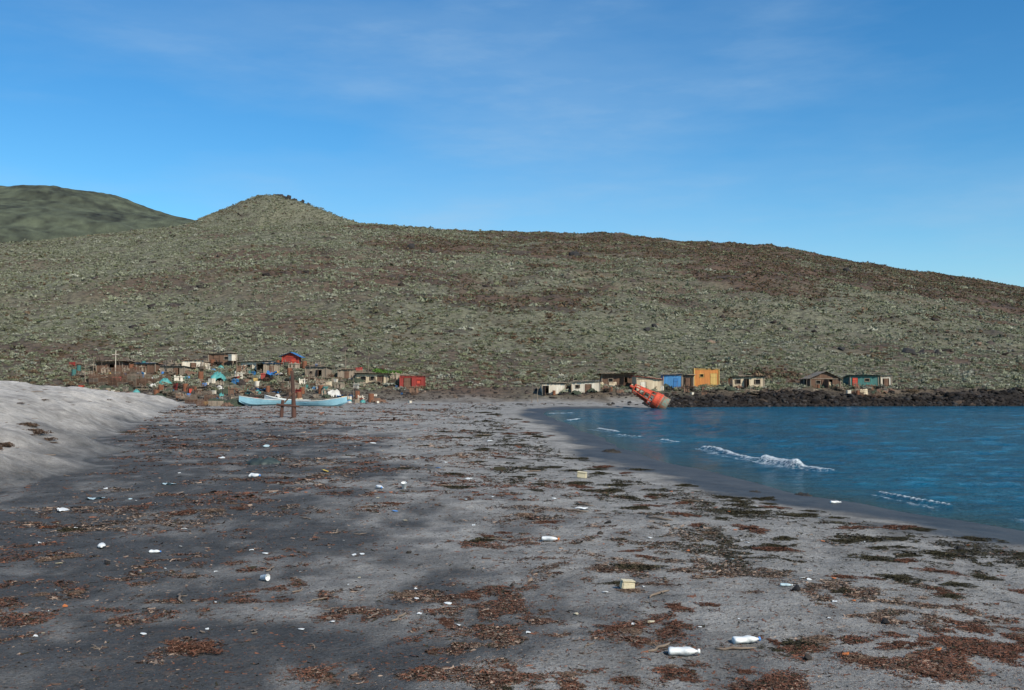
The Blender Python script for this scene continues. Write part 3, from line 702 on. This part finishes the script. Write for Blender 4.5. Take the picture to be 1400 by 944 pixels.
for nm,mt in (('rusty',m_rust),('blue',m_plB),('white',m_white),('red',m_red2),('teal',m_teal)): reg('barrel_'+nm,make_barrel(mt),f'{nm} steel drum standing among the shacks','barrel','drums around the fishing camp')
reg('crate_w',make_crate(m_wood),'weathered slatted wooden crate by the shacks','crate','crates in the fishing camp')
reg('crate_y',make_crate(m_yellow),'yellow slatted crate by the shacks','crate','crates in the fishing camp')
reg('trap',make_trap(m_brown),'slatted brown lobster trap stacked on the beach','lobster trap','lobster traps')
reg('trap2',make_trap(m_stem),'weathered grey lobster trap stacked on the beach','lobster trap','lobster traps')
reg('tire',make_tire(),'old black rubber tire lying in camp','tire','tires in the camp')
reg('net1',make_heapmesh('net_heap',m_net,3,1.,.55),'dark green heap of fishing net','fishing net','net heaps')
reg('net2',make_heapmesh('net_heap',m_brown,4,.9,.45),'brown heap of tangled rope and net','fishing net','net heaps')
reg('tarp_b',make_sheet('tarp',m_tarpB,5,1.6,1.2,.3),'crumpled blue tarp over gear','tarp','tarps in camp')
reg('tarp_t',make_heapmesh('tarp',m_tarpT,7,.9,.7,18),'teal tarp draped over a gear pile','tarp','tarps in camp')
reg('tarp_w',make_heapmesh('tarp',m_tarpW,8,.6,.5,18),'white canvas sheet draped over gear','tarp','tarps in camp')
reg('planks',make_planks(m_wood,1),'loose pile of weathered planks','plank pile','plank piles in camp')
reg('planks2',make_planks(m_dark,2),'dark pile of old boards and driftwood','plank pile','plank piles in camp')
reg('planks3',make_planks(m_brown,3),'brown pile of broken boards','plank pile','plank piles in camp')
for nm,mt in (('white',m_white),('grey',m_wood),('red',m_red),('blue',m_blue),('tan',m_cream),('brown',m_brown)): reg('panel_'+nm,make_panel(mt,len(nm)),f'{nm} board panel leaning in the camp','board panel','leaning board panels in camp')
for i in range(3): reg('pole%d'%i,make_pole([m_wood,m_stem,m_dark][i],i,[2.2,2.8,2.0][i]),'crooked wooden pole standing in camp','pole','poles in camp')
reg('box_w',make_box_(m_white),'white box with lid on gear pile','box','storage boxes'); reg('box_r',make_box_(m_red2),'red storage box with lid','box','storage boxes'); reg('box_b',make_box_(m_blue),'blue storage box with lid','box','storage boxes')
NAMES={'barrel':'steel_drum','crate':'wooden_crate','trap':'lobster_trap','tire':'old_tire','net':'net_heap','tarp':'tarp','plank':'plank_pile','pole':'wooden_pole','box':'storage_box','panel':'board_panel'}
def put(k,px,d,s=1,rot=None,dz=0,yaw=None):
    me_,lb,ct,gr=P[k]; x,y=spot(px,d); nm=[v for q,v in NAMES.items() if k.startswith(q)][0]
    if yaw is None: yaw=random.uniform(-.9,.9) if k.startswith('panel') else random.uniform(0,6.28)
    o=link(nm,me_,None,(x,y,hz(x,y)-.03+dz),rot or (0,0,yaw),s); return tag(o,lb,ct,gr)
for px0,d,cols_,rows_ in ((130,103,6,3),(200,104.5,3,2),(285,90,2,1),(262,95,3,2),(160,105.5,3,3)):
    for c_ in range(cols_):
        for r_ in range(rows_-(c_%2)):
            put(random.choice(['trap','trap2']),px0+c_*13,d,1,None,r_*.43,random.uniform(-.12,.12))
put('trap',277,88,1,None,0,.3); put('crate_w',292,87.5,1.1); put('crate_w',300,88.5,1.); put('crate_y',284,91,.9)
put('net1',322,88,1.15); put('net1',303,90,1.0); put('net1',345,90,.8); put('net2',312,86.5,.7); put('net1',297,93,1)
put('tarp_t',298,106,1.1); put('tarp_t',226,104,.8); put('tarp_b',372,106.5,.9,None,.7); put('tarp_w',457,101.5,1.3); put('tarp_b',466,101,.6); put('panel_white',328,107,.9); put('tarp_w',300,103,.9)
put('panel_white',246,105,.8); put('tarp_t',340,101,.6); put('panel_blue',322,105,.7); put('tarp_w',380,100,.7); put('panel_white',415,106,.7); put('tarp_b',358,103,.7); put('box_w',290,105,.8); put('panel_blue',192,106,.9); put('tarp_w',210,103,.8); put('panel_white',488,105.5,.8); put('barrel_white',352,104,.9); put('barrel_blue',280,103,.8); put('panel_red',240,102.5,.8); put('panel_red',408,102,.6)
put('barrel_teal',445,102); put('barrel_rusty',439,102.5); put('box_w',318,112,1.1,None,.8); put('box_r',262,101,.7)
for k in range(430):
    px=random.gauss(*random.choice([(200,55),(330,60),(470,55),(270,60),(400,60),(160,30)])); 
    if px<98 or px>604: continue
    if random.random()<.5: d=random.uniform(96.5,106)
    else: d=random.uniform(106,114)
    ky=random.choice(['barrel_rusty','crate_w','crate_w','crate_y','trap','trap2','trap','trap2','trap2','tire','net1','net2','tarp_w','tarp_w','planks','planks2','planks','planks3','planks3','planks','pole0','pole1','pole2','barrel_rusty','planks2','panel_grey','panel_red','panel_tan','panel_brown','panel_grey','panel_white','panel_white','net1','net2','planks3','planks','trap','panel_blue','barrel_teal','planks','panel_grey','tarp_t','box_r','tarp_b','crate_w','planks','barrel_blue','box_w'])
    put(ky,px,d,random.uniform(.5,1.0)*(.6 if ky.startswith(('box','tarp')) or ky in('panel_tan','panel_blue','panel_white','barrel_blue') else 1))
for k in range(130):
    px=random.choice([random.uniform(738,1050),random.uniform(1100,1225),random.uniform(735,950)]); d=random.uniform(103,108.5)
    x,y=spot(px,d)
    if sw(x,y)<4.5: continue
    ky=random.choice(['barrel_rusty','crate_w','trap','trap2','tire','net2','planks','planks2','pole0','planks2','pole2','pole1','box_w','net1','planks3','panel_brown','panel_tan','panel_grey','panel_brown','planks3'])
    put(ky,px,d,random.uniform(.45,.8)*(.7 if abs(px-966)<20 else 1))
for px,d in ((588,105),(594,106),(600,105.5),(604,107),(22,103),(98,104),(727,99),(1160,107),(735,100)): put('pole%d'%(px%3),px,d,random.uniform(.45,.85))
for px in (96,112,126): put('planks2' if px!=112 else 'box_r',px,102,.7)
x,y=spot(158,107); e=thing('cross_post','white wooden cross-shaped mast above stacked traps','post',x,y)
b1=B(); b1.tube([(0,0,0),(.02,0,2.9)],[.05,.035],8); link('pole',b1.mesh('pole',m_white),e)
b1=B(); b1.tube([(-.36,-.06,2.35),(.40,-.06,2.37)],.035,6); link('crossbar',b1.mesh('crossbar',m_white),e)
x,y=gspot(402,571); e=thing('hauling_frame','dark brown leaning timber posts with crossbar on the sand','wooden frame',x,y,.1); e.scale=(1.05,)*3
b1=B(); b1.tube([(.02,0,-.2),(0,0,.6),(-.03,.02,1.3),(-.12,.02,2.8)],[.15,.14,.12,.10],9); link('post',b1.mesh('post',m_post),e)
b1=B(); b1.tube([(-.75,.1,-.2),(-.66,.1,1.05)],[.12,.09],9); link('post',b1.mesh('post',m_post),e)
b1=B(); b1.tube([(-1.0,0,.78),(.35,-.15,.66)],[.07,.06],8); link('crossbar',b1.mesh('crossbar',m_post),e)
b1=B(); b1.tube([(-.02,-.12,1.5),(-.55,.1,.9)],[.045,.045],7); link('brace',b1.mesh('brace',m_brown),e)

# ---------------------------------------------------------------- boats
def boat(px,d,yaw,L,label,hullm,roll=0):
    x,y=spot(px,d); e=thing('fishing_boat',label,'boat',x,y,yaw,None,'open fishing boats hauled up on the beach'); e.rotation_euler=(roll,0,yaw); e.location.z-=.08
    ns=16; st=[]
    for i in range(ns+1):
        t=i/ns; bw=.78*(1-max(0,(t-.45)/.55)**2.2)*(.86+.14*min(t/.3,1)); bw=max(bw,.015)
        sh=.48+.45*max(0,(t-.3)/.7)**2; ke=.0+.45*max(0,(t-.7)/.3)**2.2
        st.append((-L/2+L*t,bw,sh,ke))
    def shell(inset):
        Vv=[]
        for X_,bw,sh,ke in st:
            b_=max(bw-inset,.004); k_=ke+inset
            ch=k_+.14
            for (yy,zz) in ((-b_,sh),(-b_*.88,(sh+ch)/2),(-b_*.72,ch),(0,k_),(b_*.72,ch),(b_*.88,(sh+ch)/2),(b_,sh)): Vv.append((X_,yy,zz))
        return Vv
    for nm,ins,mt in (('hull',0,hullm),('hull_lining',.035,m_boatW)):
        b1=B(); b1.v=shell(ins)
        for i in range(ns):
            for k in range(6): a=i*7+k; b1.f.append((a,a+1,a+8,a+7))
        b1.f.append(tuple(range(7)))
        link(nm,b1.mesh(nm,mt,False),e)
    b1=B()
    for s_ in (-1,1): b1.tube([(X_,s_*(bw-.015),sh+.01) for X_,bw,sh,ke in st],.032,6)
    b1.tube([(-L/2,-.66,.49),(-L/2,.66,.49)],.035,6)
    link('gunwale',b1.mesh('gunwale',m_boatW,True),e)
    for t in (.25,.5,.72):
        X_,bw,sh,ke=st[int(t*ns)]; b1=B(); b1.box((X_,0,sh-.12),(.24,bw*1.86,.035)); link('thwart',b1.mesh('thwart',m_boatB),e)
    b1=B(); b1.box((0,0,-.02),(L*.7,.06,.08)); link('keel',b1.mesh('keel',m_wood),e)
    return e
boat(366,88,math.pi+.45,4.9,'light blue open wooden fishing boat on sand',m_boatB,.10)
boat(440,85.5,-.22,4.6,'pale blue fishing boat with raised white bow',m_boatB,-.08)
boat(392,92,math.pi-.1,4.2,'white open skiff behind the blue boats',m_boatW,.02)

# ---------------------------------------------------------------- stranded buoy
x,y=spot(905,92.3); e=thing('stranded_buoy','large red navigation buoy lying tipped on rocky shore','buoy',x,y,0,max(hz(x,y),WL)+.38)
e.rotation_euler=(0,0,rad(-12)); e.scale=(.9,)*3
def bl(name,b1,mat,par=e,smooth=False):
    me_=b1.mesh(name,mat,smooth); me_.transform(Matrix.Rotation(rad(-90+30),4,'Y')); return link(name,me_,par)
b1=B(); b1.lathe([(.80,-.55),(.88,-.5),(.88,.25)],24); bl('hull_base',b1,M('buoy_teal_rust',(.10,.22,.18),(.28,.09,.04),.8,2.5,(1,1,1),.6,0,.12))
m_br=M('buoy_red_rust',(.66,.070,.025),(.34,.055,.025),.7,4,(1,1,1),.4,0,.15)
b1=B(); b1.lathe([(.90,.25),(.93,.30),(.93,.42),(.90,.47),(.88,.5),(.88,.95),(.80,1.05)],24); bl('float_drum',b1,m_br)
b1=B(); b1.lathe([(.885,.06),(.90,.07),(.90,.12),(.885,.13)],24); bl('band',b1,m_rust)
b1=B()
for k in range(6):
    t=k*math.pi/3; b1.tube([(.72*math.cos(t),.72*math.sin(t),1.0),(.42*math.cos(t),.42*math.sin(t),3.3)],.06,6)
for zz,rr in ((1.5,.66),(2.1,.58),(2.7,.50),(3.3,.43)):
    b1.tube([(rr*math.cos(a*math.pi/8),rr*math.sin(a*math.pi/8),zz) for a in range(17)],.05,6)
bl('lattice_tower',b1,m_br)
for k in (0,2,3,5):
    b1=B(); t0=k*math.pi/3; t1=t0+math.pi/3
    for t in (t0,t1):
        b1.v.append((.66*math.cos(t),.66*math.sin(t),1.5)); b1.v.append((.50*math.cos(t),.50*math.sin(t),2.75))
    b1.f.append((0,2,3,1)); bl('radar_plate',b1,m_br)
b1=B(); b1.lathe([(.42,3.3),(.42,3.36),(.16,3.4),(.16,3.7),(.10,3.8)],14); bl('lantern_top',b1,m_br)

# ---------------------------------------------------------------- litter
def bottle_root(label,x,y,yaw,s=1,mat=m_plW,cap=m_plB,handle=True):
    e=thing('plastic_bottle',label,'bottle',x,y,yaw,hz(x,y)+.042*s,'plastic bottles on the beach'); e.rotation_euler=Euler((rad(88),random.uniform(-.3,.3),yaw)); e.scale=(s,s,s)
    b1=B(); b1.lathe([(.045,-.14),(.062,-.132),(.066,-.12),(.066,-.10),(.064,-.08),(.063,-.05),(.063,-.03),(.064,-.01),(.066,.01),(.066,.03),(.060,.06),(.040,.10),(.022,.12),(.020,.135)],20,.62)
    sd=random.uniform(0,50)
    nv=[]
    for (a,b_,c) in b1.v:
        q=1+.16*float(fbm(np.array([a*18+sd]),np.array([c*14+b_*16]),2,3)[0])*(1 if c<.1 else .2); nv.append((a*q,b_*q,c))
    b1.v=nv
    link('body',b1.mesh('body',mat,True),e)
    b1=B(); b1.lathe([(.021,.135),(.022,.138),(.022,.155),(.018,.158)],14); link('cap',b1.mesh('cap',cap,True),e)
    if handle:
        b1=B(); b1.tube([(.02,0,.115),(.050,0,.105),(.070,0,.06),(.062,0,.01)],[.008,.009,.009,.008],7); link('handle',b1.mesh('handle',mat,True),e)
    return e
for (px,py,yaw,s,lb,mt,cp) in ((932,893,1.45,.98,'white plastic jug lying on the sand',m_plW,m_plW),(1017,877,1.7,.93,'white plastic jug with blue cap on seaweed',m_plW,m_plB),(752,739,1.2,.95,'white plastic bottle lying near seaweed',m_plW,m_plO),
    (142,748,.4,.8,'small white plastic bottle on dark sand',m_plW,m_plW),(215,755,1.4,.6,'small white plastic bottle on dark sand',m_plW,m_plB),(350,652,1.,1.2,'white plastic jug beside dark tarp',m_plW,m_plB),(1140,688,1.5,.8,'white bottle at the wet sand edge',m_plW,m_plW),(1072,800,1.3,.5,'small clear bottle among kelp',m_plT,m_plW),(520,668,.4,1.0,'white bottle resting in seaweed',m_plW,m_plB)):
    x,y=gspot(px,py); bottle_root(lb,x,y,yaw,s,mt,cp)
def single(name,me_,x,y,label,cat,rot=(0,0,0),s=1,dz=0,group='litter on the beach'):
    return tag(link(name,me_,None,(x,y,hz(x,y)+dz),rot,s),label,cat,group)
b1=B(); b1.lathe([(.030,0),(.032,.002),(.042,.10),(.045,.102),(.042,.104),(.038,.10),(.028,.006)],16); cup=b1.mesh('plastic_cup',m_plW,True)
b1=B(); b1.box((0,0,.045),(.17,.11,.09),None,.94); can=b1.mesh('cream_container',m_plC,False,.012)
b1=B(); b1.box((0,0,.100),(.165,.105,.014)); lid=b1.mesh('lid',m_plC,False,.004)
for px,py,s,r_,lb in ((856,803,1.0,.25,'cream yellow plastic container resting on seaweed'),(795,653,1.5,-.3,'cream plastic container standing among seaweed')):
    x,y=gspot(px,py); e=thing('plastic_container',lb,'container',x,y,r_,None,'litter on the beach'); e.scale=(s,)*3; e.rotation_euler=(.06,.1,r_)
    link('body',can,e); link('lid',lid,e)
x,y=gspot(553,668); single('plastic_cup',cup,x,y,'white foam cup standing on the sand','cup',(.3,0,0),1.5)
x,y=gspot(360,792); single('plastic_cup',cup,x,y,'pale cup lying on dark sand','cup',(rad(85),0,1.1),1.0,.04)
bagT=make_sheet('plastic_bag',m_plT,31,.3,.2,.03); bagW=make_sheet('plastic_bag',m_plW,32,.3,.2,.035); tarpD=make_heapmesh('dark_tarp',M('dark_green_tarp',(.04,.06,.055),(.015,.02,.02),.6,3),41,.5,.15,22)
for px,py,me_,s,lb in ((132,682,bagT,1.2,'crumpled pale aqua plastic bag'),(90,698,bagW,1.0,'crumpled white plastic bag on seaweed'),(795,696,bagW,1.0,'crumpled clear plastic sheet among kelp'),(232,662,bagT,1.1,'teal plastic scrap on the sand'),(640,655,bagW,.7,'scrap of white plastic')):
    x,y=gspot(px,py); single('plastic_bag',me_,x,y,lb,'plastic bag',(0,0,px),s)
x,y=gspot(362,634); single('dark_tarp',tarpD,x,y,'dark green crumpled tarp heap with rope','tarp',(0,0,.2),1.)
def make_scrap(mat,seed):
    r=random.Random(seed); b1=B(); n=7
    top=[(math.cos(k*6.28/n)*r.uniform(.04,.08),math.sin(k*6.28/n)*r.uniform(.03,.06),.015+r.uniform(0,.02)) for k in range(n)]
    b1.v=top+[(a,b_,c-.008) for a,b_,c in top]; b1.f=[tuple(range(n)),tuple(range(2*n-1,n-1,-1))]+[(k,(k+1)%n,(k+1)%n+n,k+n) for k in range(n)]
    return b1.mesh('plastic_scrap',mat)
scr=[(make_scrap(m,i),l) for i,(m,l) in enumerate(((m_plW,'white'),(m_plW,'white'),(m_plB,'blue'),(m_plY,'yellow'),(m_plO,'orange'),(m_plT,'pale aqua'),(m_plC,'cream'),(m_stem,'pale wooden')))]
for px,py,k,s in ((540,699,2,1.),(445,645,3,2.),(1152,893,4,.7),(1277,886,4,.7),(1320,745,4,.6),(1180,740,0,.5),(670,604,0,2),(560,602,6,2),(510,607,0,2),(240,600,0,1.5),(305,627,0,1.6),(365,612,5,2),(1100,895,7,.5),(600,640,2,1)):
    x,y=gspot(px,py); single('plastic_scrap',scr[k][0],x,y,f'{scr[k][1]} plastic scrap lying on sand' if k!=7 else 'pale wooden chip on sand','debris',(random.uniform(-.3,.3),0,px),s)
for k in range(200):
    y=1/random.uniform(1/85,1/10); x=random.uniform(-.5,.35)*y
    if sw(x,y)<3.5: continue
    if float(sdist(np.array([x]),np.array([y]),DUNE)[0])>-.3: continue
    q=random.choice([0,1,0,1,5,6,7,7,7,7,4,6,0,7]); single('plastic_scrap',scr[q][0],x,y,f'{scr[q][1]} plastic scrap lying on sand' if q!=7 else 'pale wooden chip on sand','debris',(random.uniform(-.3,.3),0,random.uniform(0,6)),random.uniform(.18,.5)*(1+y/28))
def stick(seed,L=.8,r=.015):
    rr=random.Random(seed); b1=B(); pts=[(-L/2+L*k/5,rr.gauss(0,.02),r+abs(rr.gauss(0,.006))) for k in range(6)]; b1.tube(pts,[r*.7,r,r*1.1,r,r*.8,r*.4],6); b1.tube([pts[2],(pts[2][0]+L*.12,pts[2][1]+L*.15,r*2)],[r*.6,r*.3],5); return b1.mesh('driftwood_stick',m_stem,True)
sticks=[stick(i,[.16,.25,.35][i],[.005,.008,.012][i]) for i in range(3)]
for k in range(60):
    y=1/random.uniform(1/70,1/9.5); x=random.uniform(-.5,.3)*y
    if sw(x,y)<3.5 or float(sdist(np.array([x]),np.array([y]),DUNE)[0])>0: continue
    single('driftwood_stick',sticks[k%3],x,y,'small driftwood stick lying on sand','driftwood',(0,0,random.uniform(0,6.28)),random.uniform(.5,1.)*(1+y/25),0,'driftwood sticks')
for px,py,s in ((820,730,.08),(1085,805,.07),(1100,898,.06),(1310,750,.06),(830,715,.07),(560,755,.05),(1205,850,.05),(150,770,.05),(700,800,.04)):
    x,y=gspot(px,py); single('beach_stone',rks[px%8],x,y,'small rounded dark stone on the beach','stone',(0,0,px),s,.02,'stones on the beach')
km=make_heapmesh('kelp_mound',m_kdark,51,.8,.22,26)
for px,py,s in ((835,618,.55),(1095,676,.36),(1030,672,.25),(1180,668,.2),(1195,660,.22)):
    x,y=gspot(px,py); single('kelp_mound',km,x,y,'dark kelp mound at the water edge','seaweed',(0,0,px),s,-.03,'kelp mounds')
dv,df,ds=clump(260,1201,.13,.9); dbm=mesh_np('dry_scrub',dv,df,m_leaf,{'Col':np.array([.095,.060,.040])[None]*ds[:,None]})
for px,d,s,sq in ((34,33.8,.34,.6),(42,33.6,.42,.6),(51,33.2,.36,.7),(58,32.9,.48,.55),(66,32.5,.34,.6),(72,32.1,.22,.5),(45,32.3,.2,.5),(3,27,.34,.7),(-6,26.5,.40,.8),(10,27.2,.24,.8),(120,60,.4,.5),(150,64,.3,.5),(60,48,.25,.5),(100,50,.2,.5),(30,43,.25,.5),(90,38,.12,.6),(20,52,.3,.5),(175,70,.35,.5)):
    x,y=spot(px,d); tag(link('dry_scrub',dbm,None,(x,y,hz(x,y)-.02),(0,0,px),(s*1.3,s*.8,s*sq)),'small clump of dry brown scrub on the dune','shrub','dry scrub clumps on the dune')
for k in range(130):
    y=random.uniform(24,80); x=-.28*y-random.uniform(0,.24)*y
    sd_=float(sdist(np.array([x]),np.array([y]),DUNE)[0])
    if sd_<.4: continue
    if k%2: single('driftwood_stick',sticks[k%3],x,y,'small driftwood stick half buried in pale sand','driftwood',(0,0,random.uniform(0,6.28)),random.uniform(.7,1.5)*1.5,0,'driftwood sticks')
    else: single('plastic_scrap',scr[7][0],x,y,'pale wooden chip on sand','debris',(.1,0,random.uniform(0,6)),random.uniform(.5,1.2))

# ---------------------------------------------------------------- light & sky
az=rad(143); el=rad(38)
D=Vector((math.sin(az)*math.cos(el),math.cos(az)*math.cos(el),math.sin(el)))
sl=bpy.data.lights.new('sun','SUN'); sl.energy=4.9; sl.angle=rad(.5); sl.color=(1,.93,.80)
so=link('sun',sl); so.rotation_euler=D.to_track_quat('Z','Y').to_euler(); so.location=(0,0,50)
w=bpy.data.worlds.new('World'); scn.world=w; w.use_nodes=True; nt=w.node_tree; bg=nt.nodes['Background']
sk=N(nt,'ShaderNodeTexSky',sky_type='NISHITA'); sk.sun_disc=False; sk.sun_elevation=el; sk.sun_rotation=az; sk.air_density=1.0; sk.dust_density=.2; sk.ozone_density=2.6
hs=N(nt,'ShaderNodeHueSaturation'); hs.inputs['Saturation'].default_value=1.30; hs.inputs['Value'].default_value=1.; nt.links.new(sk.outputs[0],hs.inputs['Color'])
tint=mixc(nt,1.,hs.outputs[0],(.64,.93,1.0),'MULTIPLY')
tc=N(nt,'ShaderNodeTexCoord'); mp=N(nt,'ShaderNodeMapping'); mp.inputs['Rotation'].default_value=(0.3,.55,.2); mp.inputs['Scale'].default_value=(1.0,1.0,4.5); nt.links.new(tc.outputs['Generated'],mp.inputs[0])
ci=noiseN(nt,mp.outputs[0],1.2,7,.55); ci2=noiseN(nt,mp.outputs[0],5,6,.6)
f=mth(nt,'ADD',ramp(nt,ci,.40,.75,0,.48),mth(nt,'MULTIPLY',ramp(nt,ci2,.48,.8,0,.40),ramp(nt,ci,.38,.6,0,1)))
c=mixc(nt,f,tint,(3.0,4.3,5.7)); nt.links.new(c,bg.inputs['Color']); bg.inputs['Strength'].default_value=.137

cam=bpy.data.cameras.new('camera'); cam.lens=35; cam.sensor_width=36; cam.clip_start=.1; cam.clip_end=9000
co=link('camera',cam); co.location=(0,0,EYE); co.rotation_euler=(rad(90)+math.atan(43/F),0,0); scn.camera=co
scn.view_settings.view_transform='Standard'; scn.view_settings.look='None'; scn.view_settings.exposure=0
